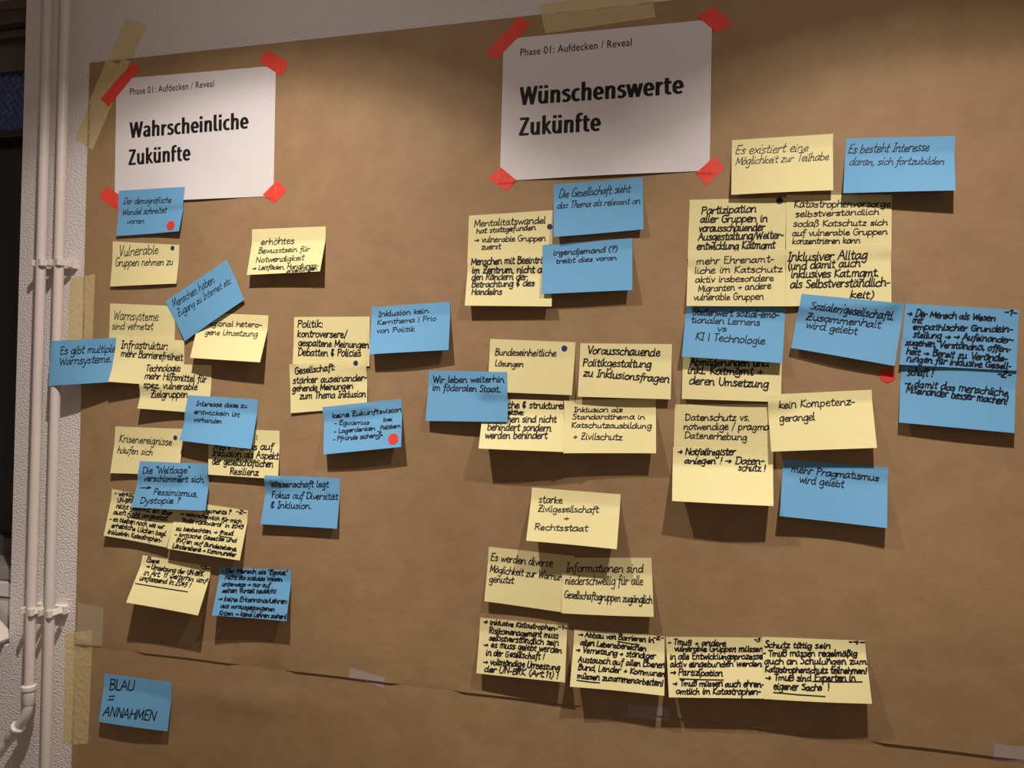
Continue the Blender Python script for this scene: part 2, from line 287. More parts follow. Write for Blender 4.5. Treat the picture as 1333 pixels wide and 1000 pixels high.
TAPES = [
 ('kraft', 'piece of light brown packing tape at the left end of the paper seam', [(-0.9627, 1.1425), (-0.9123, 1.1386), (-0.9134, 1.075), (-0.9635, 1.074)]),
 ('clear', 'clear tape piece across the paper seam below the left notes', [(-0.4679, 1.0844), (-0.4115, 1.0739), (-0.4141, 1.0584), (-0.4697, 1.0693)]),
 ('clear', 'clear tape piece in the shadow below the bottom row of yellow notes', [(-0.0507, 1.0751), (0.0051, 1.0758), (0.0033, 1.057), (-0.0513, 1.057)]),
 ('clear', 'clear tape piece on the seam at the bottom right corner', [(0.3993, 1.0753), (0.4422, 1.0757), (0.4427, 1.0555), (0.399, 1.055)]),
 ('mask', 'slanting translucent masking tape over the top left corner of the brown paper', [(-0.8991, 2.127), (-0.8567, 2.1109), (-0.957, 1.9037), (-0.996, 1.9247)]),
 ('mask', 'translucent masking tape along the top edge above the "Wünschenswerte" sheet', [(-0.1938, 2.0716), (-0.029, 2.0755), (-0.0232, 2.0349), (-0.1838, 2.0269)]),
 ('mask', 'short yellowish masking tape beside the right pipe, above a blue note', [(-0.9968, 1.692), (-0.9449, 1.695), (-0.9471, 1.5714), (-1.0, 1.569)]),
 ('mask', 'long yellowish masking tape at the bottom left edge of the brown paper', [(-0.9886, 1.0918), (-0.9331, 1.0999), (-0.9358, 0.9087), (-0.9865, 0.904)]),
 ('red', 'red tape strip on the top left corner of the "Wahrscheinliche" sheet', [(-0.9432, 1.9909), (-0.8792, 2.0487), (-0.8667, 2.0352), (-0.9267, 1.9759)]),
 ('red', 'red tape strip on the top right corner of the "Wahrscheinliche" sheet', [(-0.6308, 2.0458), (-0.5925, 2.0213), (-0.6033, 2.0002), (-0.6468, 2.0288)]),
 ('red', 'red tape strip on the bottom left corner of the "Wahrscheinliche" sheet', [(-0.9283, 1.8423), (-0.884, 1.8172), (-0.8959, 1.7948), (-0.9413, 1.8246)]),
 ('red', 'red tape strip on the bottom right corner of the "Wahrscheinliche" sheet', [(-0.6076, 1.8361), (-0.591, 1.8176), (-0.6136, 1.7988), (-0.6334, 1.8128)]),
 ('red', 'red tape strip on the top left corner of the "Wünschenswerte" sheet', [(-0.2188, 2.0578), (-0.2029, 2.0429), (-0.2557, 1.9942), (-0.2714, 2.0072)]),
 ('red', 'red tape strip on the top right corner of the "Wünschenswerte" sheet', [(0.0525, 2.043), (0.0805, 2.0146), (0.0584, 2.0034), (0.0307, 2.0308)]),
 ('red', 'red tape strip on the bottom left corner of the "Wünschenswerte" sheet', [(-0.2456, 1.8356), (-0.2209, 1.8147), (-0.235, 1.7996), (-0.2658, 1.8208)]),
 ('red', 'red tape strip on the bottom right corner of the "Wünschenswerte" sheet', [(0.0568, 1.8336), (0.0706, 1.8178), (0.046, 1.793), (0.0313, 1.8103)]),
]
NOTES = [
 ('y', 'yellow sticky note reading "Warnsysteme sind vernetzt", partly under a tilted blue note', [(-0.9133, 1.6446), (-0.7881, 1.6384), (-0.7876, 1.5674), (-0.9136, 1.57)], [1.0, 1.0, 4.0, 4.0], [('Warnsysteme', 0.06, 0.36, 0.743, 0.349, 9.3, 'B'), ('sind vernetzt', 0.039, 0.58, 0.668, 0.551, 6.9, 'B')], []),
 ('b', 'blue sticky note reading "Es gibt multiple Warnsysteme", bridging right pipe and brown paper', [(-1.0, 1.5795), (-0.868, 1.5884), (-0.8701, 1.5145), (-1.001, 1.5051)], [32.0, 2.0, 14.0, 33.0], [('Es gibt multiple', 0.122, 0.311, 0.799, 0.317, 8.0, 'G'), ('Warnsysteme.', 0.121, 0.552, 0.778, 0.543, 8.0, 'G')], []),
 ('y', 'yellow sticky note reading "Infrastruktur: mehr Barrierefreiheit"', [(-0.8941, 1.5889), (-0.7698, 1.582), (-0.7679, 1.5064), (-0.8956, 1.5134)], [1.0, 1.0, 6.0, 22.0], [('Infrastruktur:', 0.078, 0.25, 0.767, 0.215, 8.5, 'D'), ('mehr Barrierefreiheit', 0.087, 0.43, 0.977, 0.437, 8.0, 'D')], []),
 ('y', 'yellow sticky note reading "Technologie: mehr Hilfsmittel" for vulnerable Zielgruppen', [(-0.8412, 1.5449), (-0.7183, 1.5421), (-0.7174, 1.464), (-0.843, 1.4706)], [1.0, 1.0, 8.0, 17.0], [('Technologie:', 0.054, 0.177, 0.553, 0.148, 7.6, 'D'), ('mehr Hilfsmittel für', 0.057, 0.341, 0.922, 0.359, 7.5, 'D'), ('spez. vulnerable', 0.057, 0.539, 0.8, 0.523, 7.0, 'D'), ('Zielgruppen', 0.154, 0.742, 0.67, 0.692, 8.0, 'D')], []),
 ('y', 'yellow sticky note reading "regional heterogene Umsetzung", its top left under a blue note', [(-0.7452, 1.6273), (-0.6188, 1.6214), (-0.6195, 1.5463), (-0.7467, 1.5532)], [1.0, 1.0, 22.0, 18.0], [('regional hetero-', 0.113, 0.279, 0.911, 0.255, 6.0, 'C'), ('gene Umsetzung', 0.136, 0.475, 0.882, 0.459, 6.0, 'C')], []),
 ('b', 'steeply tilted blue sticky note about Menschen and Zugang zu Internet', [(-0.8071, 1.6461), (-0.6954, 1.7119), (-0.6592, 1.6461), (-0.7662, 1.5806)], [1.0, 1.0, 7.0, 6.0], [('Menschen haben', 0.067, 0.23, 0.72, 0.268, 7.8, 'A'), ('Zugang zu Internet etc', 0.068, 0.457, 0.923, 0.499, 6.8, 'A')], []),
 ('y', 'yellow sticky note headed "Politik:" about Debatten & Policies', [(-0.574, 1.6183), (-0.447, 1.6178), (-0.4455, 1.5419), (-0.5741, 1.5452)], [1.0, 1.0, 4.0, 4.0], [('Politik:', 0.044, 0.224, 0.389, 0.213, 7.6, 'D'), ('kontroversere/', 0.048, 0.422, 0.697, 0.427, 7.2, 'D'), ('gespaltene Meinungen', 0.061, 0.607, 0.984, 0.633, 7.1, 'D'), ('Debatten & Policies', 0.065, 0.821, 0.887, 0.803, 7.6, 'D')], []),
 ('y', 'yellow sticky note headed "Gesellschaft:" with a blue dot at its top right', [(-0.5808, 1.5445), (-0.4511, 1.5525), (-0.4469, 1.4799), (-0.5752, 1.468)], [1.0, 1.0, 6.0, 5.0], [('Gesellschaft:', 0.07, 0.212, 0.598, 0.176, 6.9, 'D'), ('stärker auseinander-', 0.037, 0.399, 0.994, 0.438, 6.8, 'D'), ('gehende Meinungen', 0.024, 0.559, 0.816, 0.589, 6.4, 'D'), ('zum Thema Inklusion', 0.119, 0.723, 0.979, 0.781, 6.9, 'D')], []),
 ('b', 'blue sticky note reading "Inklusion kein Kernthema | Prio von Politik"', [(-0.4447, 1.6319), (-0.3192, 1.6388), (-0.3165, 1.566), (-0.4396, 1.5593)], [1.0, 1.0, 15.0, 18.0], [('Inklusion kein', 0.09, 0.208, 0.726, 0.201, 5.1, 'C'), ('Kernthema | Prio', 0.079, 0.381, 0.825, 0.374, 5.1, 'C'), ('von Politik', 0.076, 0.556, 0.564, 0.565, 5.1, 'C')], []),
 ('b', 'blue sticky note reading "keine Zukunftsvision" with a list and a red dot', [(-0.5219, 1.4785), (-0.3934, 1.4932), (-0.3868, 1.4221), (-0.5123, 1.4067)], [1.0, 1.0, 17.0, 16.0], [('keine Zukunftsvision', 0.115, 0.251, 0.991, 0.267, 4.9, 'C'), ('- Egoismus', 0.134, 0.404, 0.586, 0.462, 4.4, 'C'), ('- Lagerdenken', 0.132, 0.583, 0.662, 0.593, 4.4, 'C'), ('- Pfründe sichern', 0.124, 0.741, 0.713, 0.753, 4.4, 'C'), ('bei', 0.765, 0.431, 0.878, 0.437, 3.9, 'C'), ('Politikern', 0.734, 0.605, 0.982, 0.595, 3.9, 'C'), ('}', 0.662, 0.778, 0.755, 0.793, 14.5, 'C')], []),
 ('y', 'yellow sticky note reading "Krisenereignisse häufen sich"', [(-0.8972, 1.4395), (-0.7694, 1.4385), (-0.7689, 1.3641), (-0.8993, 1.3627)], [1.0, 1.0, 9.0, 9.0], [('Krisenereignisse', 0.07, 0.324, 0.847, 0.363, 7.3, 'B'), ('häufen sich', 0.055, 0.565, 0.574, 0.593, 6.8, 'B')], []),
 ('y', 'yellow sticky note ending "Aspekt der gesellschaftlichen Resilienz"', [(-0.7236, 1.4409), (-0.5954, 1.44), (-0.5923, 1.3652), (-0.7161, 1.3673)], [1.0, 1.0, 9.0, 8.0], [(':', 0.68, 0.19, 0.701, 0.188, 7.0, 'D'), ('mehr Fokus auf', 0.081, 0.453, 0.913, 0.402, 7.2, 'D'), ('Inklusion als Aspekt', 0.058, 0.593, 0.991, 0.592, 7.2, 'D'), ('der gesellschaftlichen', 0.056, 0.77, 0.92, 0.759, 7.2, 'D'), ('Resilienz', 0.311, 0.964, 0.719, 0.948, 7.1, 'D')], []),
 ('b', 'blue sticky note reading "Interesse diese zu entwickeln ist vorhanden"', [(-0.7575, 1.4934), (-0.6338, 1.4886), (-0.6358, 1.4113), (-0.7642, 1.4208)], [1.0, 1.0, 16.0, 16.0], [('Interesse diese zu', 0.144, 0.215, 0.844, 0.189, 4.9, 'C'), ('entwickeln ist', 0.132, 0.387, 0.758, 0.383, 4.9, 'C'), ('vorhanden', 0.136, 0.559, 0.533, 0.552, 4.9, 'C')], []),
 ('b', 'blue sticky note reading "Wissenschaft legt Fokus auf Diversität & Inklusion"', [(-0.6157, 1.3704), (-0.4908, 1.3698), (-0.4908, 1.2943), (-0.6201, 1.2943)], [1.0, 1.0, 10.0, 10.5], [('Wissenschaft legt', 0.083, 0.241, 0.847, 0.187, 6.2, 'G'), ('Fokus auf Diversität', 0.095, 0.464, 0.975, 0.428, 6.2, 'G'), ('& Inklusion.', 0.096, 0.667, 0.645, 0.638, 6.2, 'G')], []),
 ('y', 'densely written yellow sticky note ending "inklusiven Katastrophen-", lower left column', [(-0.9007, 1.3354), (-0.7744, 1.3222), (-0.7878, 1.2473), (-0.907, 1.2598)], [1.0, 1.0, 10.0, 11.0], [('- wirklich?', 0.045, 0.12, 0.438, 0.061, 5.2, 'E'), ('UN-BRK', 0.1, 0.257, 0.348, 0.215, 5.2, 'E'), ('nicht gekonnt, ein aber', 0.097, 0.379, 0.95, 0.328, 5.2, 'E'), ('auch nicht umgesetzt', 0.078, 0.516, 0.896, 0.452, 5.2, 'E'), ('- es bleiben noch wie vor', 0.041, 0.668, 0.88, 0.634, 4.8, 'E'), ('erhebliche Lücken bzgl.', 0.087, 0.797, 0.942, 0.771, 4.8, 'E'), ('inklusiven Katastrophen-', 0.057, 0.936, 0.891, 0.92, 4.8, 'E')], [(0.289, 0.528, 0.506, 0.511)]),
 ('y', 'densely written yellow sticky note marked -2-, below the "Weltlage" note', [(-0.7768, 1.3234), (-0.6476, 1.3127), (-0.6512, 1.2369), (-0.7838, 1.2469)], [1.0, 1.0, 16.0, 14.0], [('Arguments ?', 0.359, 0.177, 0.766, 0.13, 4.2, 'E'), ('-2-', 0.838, 0.084, 0.967, 0.081, 4.1, 'E'), ('→ wahrscheinlich für mich', 0.075, 0.303, 0.921, 0.281, 4.2, 'E'), ('"Rolle rückwärts" in 2045', 0.101, 0.436, 0.959, 0.384, 4.2, 'E'), ('zu beobachten. → fraud', 0.064, 0.609, 0.841, 0.541, 4.2, 'E'), ('- kritische Gesetze und', 0.064, 0.735, 0.906, 0.662, 4.2, 'E'), ("BVO'en auf Bundesebene,", 0.1, 0.84, 0.933, 0.829, 4.2, 'E'), ('Länderebene + Kommunaler', 0.068, 0.962, 0.938, 0.939, 4.2, 'E')], [(0.675, 0.587, 0.838, 0.592)]),
 ('b', 'blue sticky note reading \'Die "Weltlage" verschlimmert sich\'', [(-0.8452, 1.3842), (-0.7173, 1.384), (-0.7158, 1.3108), (-0.8531, 1.3095)], [1.0, 1.0, 14.0, 14.0], [('Die "Weltlage"', 0.065, 0.265, 0.731, 0.212, 6.8, 'G'), ('verschlimmert sich.', 0.094, 0.427, 0.944, 0.401, 6.4, 'G'), ('→', 0.049, 0.622, 0.21, 0.61, 6.0, 'G'), ('Pessimismus,', 0.263, 0.707, 0.865, 0.712, 6.0, 'G'), ('Dystopie ?', 0.107, 0.904, 0.656, 0.864, 6.0, 'G')], []),
 ('y', 'yellow sticky note with underlined 2045, bottom edge curling out', [(-0.8387, 1.2301), (-0.7109, 1.2197), (-0.7142, 1.15), (-0.8441, 1.1604)], [1.0, 1.0, 28.0, 30.0], [('Ebene', 0.073, 0.125, 0.25, 0.114, 4.6, 'E'), ('→ Umsetzung der UN-BRK', 0.085, 0.273, 0.91, 0.233, 4.5, 'E'), ('in Art. 11 weiterhin umf-', 0.088, 0.407, 1.004, 0.349, 4.5, 'E'), ('umfassend in 2045 !', 0.057, 0.521, 0.775, 0.49, 4.5, 'E'), ('-3-', 0.831, 0.054, 0.967, 0.082, 4.1, 'E')], [(0.025, 0.601, 0.766, 0.587)]),
 ('b', 'blue sticky note filled with dense black handwriting, lower left, beside the 2045 note', [(-0.6965, 1.2212), (-0.5708, 1.2242), (-0.5678, 1.1506), (-0.6938, 1.1499)], [1.0, 1.0, 18.0, 22.0], [('- Der Mensch als "Egoist"', 0.035, 0.12, 0.951, 0.101, 4.2, 'E'), ('nicht als soziales Wesen', 0.09, 0.258, 0.877, 0.241, 4.2, 'E'), ('unterwegs → nur auf', 0.063, 0.403, 0.721, 0.373, 4.2, 'E'), ('seinen Vorteil bedacht', 0.076, 0.536, 0.811, 0.483, 4.2, 'E'), ('→ keine Erkenntnis/Lehren', 0.038, 0.702, 0.974, 0.665, 4.2, 'E'), ('aus vorausgegangenen', 0.092, 0.835, 0.822, 0.83, 4.1, 'E'), ('Krisen → keine Lehren ziehen!', 0.092, 0.981, 0.992, 0.957, 4.1, 'E')], []),
 ('b', 'blue sticky note reading "BLAU = ANNAHMEN" at the bottom left', [(-0.908, 1.0305), (-0.7786, 1.0296), (-0.7776, 0.9552), (-0.907, 0.9559)], [1.0, 1.0, 11.0, 12.0], [('BLAU', 0.086, 0.335, 0.449, 0.279, 16.8, 'F'), ('=', 0.092, 0.582, 0.172, 0.566, 16.8, 'F'), ('ANNAHMEN', 0.055, 0.857, 0.809, 0.821, 14.1, 'F')], []),
 ('y', 'yellow sticky note reading "Vulnerable Gruppen nehmen zu"', [(-0.911, 1.7486), (-0.7831, 1.7382), (-0.7844, 1.6746), (-0.9111, 1.6722)], [1.0, 1.0, 6.0, 6.0], [('Vulnerable', 0.101, 0.328, 0.69, 0.24, 9.4, 'B'), ('Gruppen nehmen zu', 0.049, 0.553, 0.917, 0.515, 7.7, 'B')], []),
 ('b', 'blue sticky note reading "Der demografische Wandel schreitet voran", overlapping the left heading sheet', [(-0.9011, 1.833), (-0.7735, 1.8326), (-0.7779, 1.7588), (-0.9018, 1.7563)], [1.0, 1.0, 11.0, 6.0], [('Der demografische', 0.079, 0.304, 0.813, 0.33, 6.0, 'A'), ('Wandel schreitet', 0.057, 0.543, 0.738, 0.551, 6.0, 'A'), ('voran', 0.142, 0.74, 0.413, 0.752, 5.5, 'A')], []),
 ('y', 'yellow sticky note reading "erhöhtes Bewusstsein für Notwendigkeit"', [(-0.6509, 1.7589), (-0.5228, 1.7588), (-0.5226, 1.686), (-0.6497, 1.6839)], [1.0, 1.0, 19.0, 16.0], [('erhöhtes', 0.129, 0.345, 0.58, 0.344, 7.4, 'C'), ('Bewusstsein für', 0.11, 0.535, 0.809, 0.533, 6.2, 'C'), ('Notwendigkeit', 0.096, 0.738, 0.753, 0.728, 6.2, 'C'), ('→ Leitfäden, Handlungs-', 0.061, 0.9, 0.962, 0.911, 4.9, 'C'), ('anleitungen', 0.544, 0.987, 0.957, 0.97, 4.0, 'C')], []),
 ('y', 'yellow sticky note reading "Mentalitätswandel hat stattgefunden", with a blue dot', [(-0.2924, 1.7658), (-0.1668, 1.7686), (-0.1665, 1.6947), (-0.2936, 1.6971)], [1.0, 1.0, 3.0, 3.0], [('Mentalitätswandel', 0.067, 0.243, 0.913, 0.243, 6.5, 'C'), ('hat stattgefunden', 0.096, 0.39, 0.798, 0.367, 5.1, 'C'), ('→ vulnerable Gruppen', 0.073, 0.581, 0.916, 0.598, 5.8, 'C'), ('zuerst', 0.165, 0.74, 0.395, 0.74, 5.7, 'C')], []),
 ('y', 'yellow sticky note reading "im Zentrum, nicht an den Rändern der Betrachtung"', [(-0.2932, 1.706), (-0.1666, 1.7035), (-0.1646, 1.628), (-0.2925, 1.6307)], [1.0, 1.0, 14.0, 16.0], [('Menschen mit Beeinträcht.', 0.045, 0.181, 1.052, 0.148, 6.8, 'D'), ('im Zentrum, nicht an', 0.057, 0.347, 0.931, 0.337, 6.8, 'D'), ('den Rändern der', 0.055, 0.482, 0.705, 0.477, 6.8, 'D'), ('Betrachtung & des', 0.063, 0.632, 0.794, 0.6, 6.4, 'D'), ('Handelns', 0.067, 0.776, 0.423, 0.773, 6.3, 'D')], []),
 ('b', 'blue sticky note reading "Die Gesellschaft sieht das Thema als relevant an"', [(-0.1667, 1.8059), (-0.0399, 1.8089), (-0.0377, 1.7343), (-0.1635, 1.7276)], [1.0, 1.0, 10.0, 12.0], [('Die Gesellschaft sieht', 0.058, 0.256, 0.856, 0.248, 6.6, 'A'), ('das Thema als relevant an', 0.035, 0.459, 0.963, 0.489, 5.7, 'A')], []),
 ('b', 'blue sticky note reading "irgendjemand (?) treibt dies voran"', [(-0.1808, 1.7185), (-0.0534, 1.7242), (-0.0518, 1.6492), (-0.1794, 1.6456)], [1.0, 1.0, 15.0, 16.0], [('irgendjemand (?)', 0.122, 0.222, 0.833, 0.235, 5.4, 'C'), ('treibt dies voran', 0.152, 0.392, 0.825, 0.394, 4.9, 'C')], []),
 ('y', 'yellow sticky note ending "sind nicht behindert sondern werden behindert"', [(-0.2662, 1.4955), (-0.1466, 1.4943), (-0.1433, 1.423), (-0.265, 1.4244)], [1.0, 1.0, 24.0, 28.0], [('politische & strukturel', 0.049, 0.174, 0.996, 0.162, 6.5, 'D'), ('Perspektive:', 0.145, 0.306, 0.511, 0.308, 5.3, 'D'), ('Menschen sind nicht', 0.053, 0.477, 0.903, 0.431, 6.5, 'D'), ('behindert sondern', 0.079, 0.63, 0.843, 0.609, 6.5, 'D'), ('werden behindert', 0.063, 0.797, 0.803, 0.757, 6.5, 'D')], []),
 ('y', 'yellow sticky note reading "Inklusion als Standardthema in Katschutzausbildung"', [(-0.1465, 1.4952), (-0.0184, 1.4993), (-0.0169, 1.425), (-0.1434, 1.4213)], [1.0, 1.0, 19.0, 22.0], [('Inklusion als', 0.111, 0.229, 0.634, 0.24, 4.6, 'C'), ('Standardthema in', 0.087, 0.365, 0.877, 0.379, 4.6, 'C'), ('Katschutzausbildung', 0.079, 0.521, 0.949, 0.551, 4.9, 'C'), ('+ Zivilschutz', 0.101, 0.743, 0.635, 0.759, 5.8, 'C')], []),
 ('y', 'yellow sticky note reading "Bundeseinheitliche Lösungen", with a blue dot', [(-0.2572, 1.5831), (-0.1313, 1.5779), (-0.1349, 1.5025), (-0.2582, 1.5057)], [1.0, 1.0, 8.0, 9.0], [('Bundeseinheitliche', 0.063, 0.303, 0.781, 0.277, 6.0, 'B'), ('Lösungen', 0.07, 0.507, 0.404, 0.505, 5.4, 'B')], []),
 ('b', 'blue sticky note reading "Wir leben weiterhin im föderalen Staat"', [(-0.3509, 1.5358), (-0.2303, 1.5347), (-0.2262, 1.4626), (-0.3514, 1.4613)], [1.0, 1.0, 14.0, 11.0], [('Wir leben weiterhin', 0.056, 0.234, 0.961, 0.204, 6.1, 'G'), ('im föderalen Staat.', 0.057, 0.391, 0.921, 0.404, 6.1, 'G')], []),
 ('y', 'yellow sticky note reading "Vorausschauende Politikgestaltung zu Inklusionsfragen"', [(-0.1245, 1.5764), (0.0027, 1.575), (0.0016, 1.4987), (-0.1264, 1.5005)], [1.0, 1.0, 9.0, 9.0], [('Vorausschauende', 0.082, 0.189, 0.868, 0.221, 7.7, 'D'), ('Politikgestaltung', 0.035, 0.423, 0.782, 0.431, 7.1, 'D'), ('zu Inklusionsfragen', 0.049, 0.609, 0.977, 0.697, 7.1, 'D')], []),
 ('y', 'yellow sticky note reading "starke Zivilgesellschaft + Rechtsstaat"', [(-0.1916, 1.3688), (-0.065, 1.3647), (-0.0679, 1.293), (-0.1939, 1.2973)], [1.0, 1.0, 26.0, 27.0], [('starke', 0.09, 0.281, 0.356, 0.263, 6.5, 'C'), ('Zivilgesellschaft', 0.093, 0.45, 0.768, 0.376, 5.6, 'C'), ('+', 0.392, 0.578, 0.449, 0.57, 5.6, 'C'), ('Rechtsstaat', 0.078, 0.791, 0.669, 0.731, 5.6, 'C')], []),
 ('y', 'yellow sticky note reading "Es werden diverse Möglichkeit zur Warnung genutzt"', [(-0.2542, 1.2799), (-0.1286, 1.2746), (-0.1277, 1.195), (-0.2577, 1.203)], [1.0, 1.0, 9.0, 10.0], [('Es werden diverse', 0.031, 0.246, 0.747, 0.238, 6.9, 'B'), ('Möglichkeit zur Warnung', 0.029, 0.459, 0.908, 0.456, 6.4, 'B'), ('genutzt', 0.033, 0.642, 0.315, 0.612, 6.0, 'B')], []),
 ('y', 'yellow sticky note reading "Informationen sind niederschwellig für alle Gesellschaftsgruppen"', [(-0.1469, 1.2714), (-0.0219, 1.2789), (-0.0177, 1.2014), (-0.1445, 1.1956)], [1.0, 1.0, 13.0, 12.0], [('Informationen sind', 0.046, 0.26, 0.899, 0.256, 7.1, 'B'), ('niederschwellig für alle', 0.035, 0.486, 0.894, 0.468, 7.1, 'B'), ('Gesellschaftsgruppen zugänglich', 0.026, 0.723, 0.984, 0.775, 6.2, 'B')], []),
 ('y', 'densely written yellow sticky note marked -1-, leftmost of the bottom row of four', [(-0.2655, 1.1764), (-0.138, 1.1757), (-0.1379, 1.1016), (-0.267, 1.0998)], [1.0, 1.0, 17.0, 13.0], [('→ inklusive Katastrophen-', 0.038, 0.11, 0.891, 0.106, 4.8, 'E'), ('-1-', 0.899, 0.071, 0.992, 0.072, 4.3, 'E'), ('Risikomanagement muss', 0.11, 0.273, 0.904, 0.249, 5.2, 'E'), ('selbstverständlich sein', 0.115, 0.397, 0.907, 0.374, 5.2, 'E'), ('→ es muss gelebt werden', 0.06, 0.518, 0.947, 0.496, 5.2, 'E'), ('in der Gesellschaft !', 0.095, 0.666, 0.758, 0.639, 5.2, 'E'), ('→ vollständige Umsetzung', 0.069, 0.821, 0.936, 0.797, 5.2, 'E'), ('der UN-BRK (Art.11) !', 0.089, 0.948, 0.922, 0.941, 5.2, 'E')], []),
 ('y', 'yellow sticky note about "Abbau von Barrieren", second in the bottom row of four', [(-0.1276, 1.1716), (-0.0029, 1.1726), (-0.0023, 1.0998), (-0.1301, 1.0986)], [1.0, 1.0, 22.0, 22.0], [('→ Abbau von Barrieren in', 0.048, 0.127, 0.878, 0.123, 4.7, 'E'), ('-2-', 0.872, 0.062, 0.986, 0.057, 3.7, 'E'), ('allen Lebensbereichen', 0.073, 0.278, 0.798, 0.29, 4.7, 'E'), ('→ Vernetzung + ständiger', 0.029, 0.41, 0.9, 0.413, 4.7, 'E'), ('Austausch auf allen Ebenen', 0.066, 0.579, 1.007, 0.544, 4.7, 'E'), ('Bund, Länder + Kommunen', 0.071, 0.708, 1.007, 0.689, 4.7, 'E'), ('müssen zusammenarbeiten!', 0.068, 0.849, 0.983, 0.848, 4.7, 'E')], [(0.492, 0.159, 0.727, 0.188), (0.069, 0.883, 0.315, 0.895)]),
 ('y', 'yellow sticky note with underlined Partizipation, third in the bottom row of four', [(-0.0012, 1.1722), (0.1249, 1.1824), (0.1254, 1.1091), (0.0037, 1.0976)], [1.0, 1.0, 20.0, 20.0], [('- TmuB + andere', 0.017, 0.137, 0.621, 0.153, 5.1, 'E'), ('-3', 0.91, 0.058, 0.967, 0.071, 4.2, 'E'), ('vulnerable Gruppen müssen', 0.081, 0.25, 0.999, 0.247, 4.7, 'E'), ('in alle Entwicklungsprozesse', 0.032, 0.388, 0.997, 0.372, 4.7, 'E'), ('aktiv eingebunden werden', 0.028, 0.514, 0.982, 0.486, 4.7, 'E'), ('→ Partizipation', 0.028, 0.642, 0.574, 0.647, 4.7, 'E'), ('→ TmuB müssen auch ehren-', 0.046, 0.814, 0.995, 0.816, 4.7, 'E'), ('amtlich im Katastrophen-', 0.078, 0.942, 0.956, 0.936, 4.7, 'E')], [(0.125, 0.701, 0.587, 0.712)]),
 ('y', 'yellow sticky note marked -4-, rightmost of the bottom row of four', [(0.1248, 1.1837), (0.2508, 1.1897), (0.2546, 1.117), (0.1253, 1.1087)], [1.0, 1.0, 21.0, 20.0], [('Schutz tätig sein', 0.014, 0.179, 0.658, 0.151, 4.9, 'E'), ('-4-', 0.836, 0.057, 0.983, 0.054, 4.5, 'E'), ('- TmuB müssen regelmäßig', -0.002, 0.325, 0.911, 0.264, 4.9, 'E'), ('auch an Schulungen zum', 0.009, 0.449, 0.986, 0.383, 4.9, 'E'), ('Katastrophenschutz teilnehmen!', 0.015, 0.574, 0.984, 0.534, 4.9, 'E'), ('→ TmuB sind Experten in', 0.018, 0.707, 0.871, 0.652, 4.9, 'E'), ('eigener Sache  !', 0.092, 0.84, 0.618, 0.816, 4.9, 'E')], [(0.47, 0.686, 0.932, 0.664), (0.091, 0.888, 0.574, 0.91)]),
 ('y', 'yellow sticky note reading "Partizipation aller Gruppen", with a blue dot', [(0.0243, 1.7747), (0.1502, 1.7718), (0.1489, 1.6901), (0.0222, 1.6927)], [1.0, 1.0, 3.0, 3.0], [('Partizipation', 0.128, 0.247, 0.694, 0.228, 7.1, 'D'), ('aller Gruppen in', 0.117, 0.387, 0.811, 0.391, 6.9, 'D'), ('vorausschauender', 0.108, 0.542, 0.785, 0.537, 6.9, 'D'), ('Ausgestaltung/Weiter-', 0.105, 0.689, 0.977, 0.67, 6.9, 'D'), ('entwicklung Katmgmt', 0.093, 0.844, 0.894, 0.836, 6.9, 'D')], []),
 ('y', 'yellow sticky note reading "Katastrophenvorsorge selbstverständlich"', [(0.1501, 1.7754), (0.2796, 1.7694), (0.279, 1.6974), (0.1498, 1.6941)], [1.0, 1.0, 3.0, 3.0], [('Katastrophenvorsorge', 0.076, 0.207, 0.984, 0.219, 6.1, 'C'), ('selbstverständlich', 0.089, 0.37, 0.88, 0.35, 5.4, 'C'), ('sodaß Katschutz sich', 0.069, 0.53, 0.959, 0.546, 5.4, 'C'), ('auf vulnerable Gruppen', 0.061, 0.683, 0.957, 0.713, 5.4, 'C'), ('konzentrieren kann', 0.062, 0.816, 0.708, 0.85, 5.2, 'C')], []),
 ('y', 'yellow sticky note ending "Katmgmt + deren Umsetzung", hanging below a blue note', [(0.0178, 1.5709), (0.1467, 1.5667), (0.1447, 1.4973), (0.0166, 1.4996)], [1.0, 1.0, 6.0, 6.0], [('Abmilderungen und', 0.074, 0.346, 0.865, 0.324, 6.5, 'D'), ('inkl. Katmgmt +', 0.052, 0.505, 0.812, 0.494, 7.0, 'D'), ('deren Umsetzung', 0.07, 0.71, 0.871, 0.732, 7.5, 'D')], []),
 ('b', 'blue sticky note reading "Stellenwert sozial-emotionalen Lernens vs KI | Technologie"', [(0.0213, 1.6276), (0.1508, 1.625), (0.1451, 1.5488), (0.0159, 1.5572)], [1.0, 1.0, 13.0, 13.0], [('Stellenwert sozial-emo-', 0.068, 0.167, 0.934, 0.198, 5.9, 'C'), ('tionalen Lernens', 0.062, 0.319, 0.755, 0.345, 5.9, 'C'), ('vs', 0.332, 0.471, 0.428, 0.476, 5.7, 'C'), ('KI | Technologie', 0.123, 0.651, 0.814, 0.685, 6.9, 'C')], []),
 ('y', 'yellow sticky note reading "mehr Ehrenamtliche im Katschutz aktiv"', [(0.0231, 1.7014), (0.1499, 1.7013), (0.1494, 1.6248), (0.0213, 1.6269)], [1.0, 1.0, 8.0, 9.0], [('mehr Ehrenamt-', 0.089, 0.225, 0.879, 0.205, 6.2, 'C'), ('liche im Katschutz', 0.073, 0.389, 0.964, 0.388, 6.0, 'C'), ('aktiv insbesondere', 0.082, 0.561, 0.881, 0.543, 6.0, 'C'), ('Migranten + andere', 0.116, 0.733, 0.853, 0.68, 6.0, 'C'), ('vulnerable Gruppen', 0.072, 0.887, 0.78, 0.877, 6.0, 'C')], []),
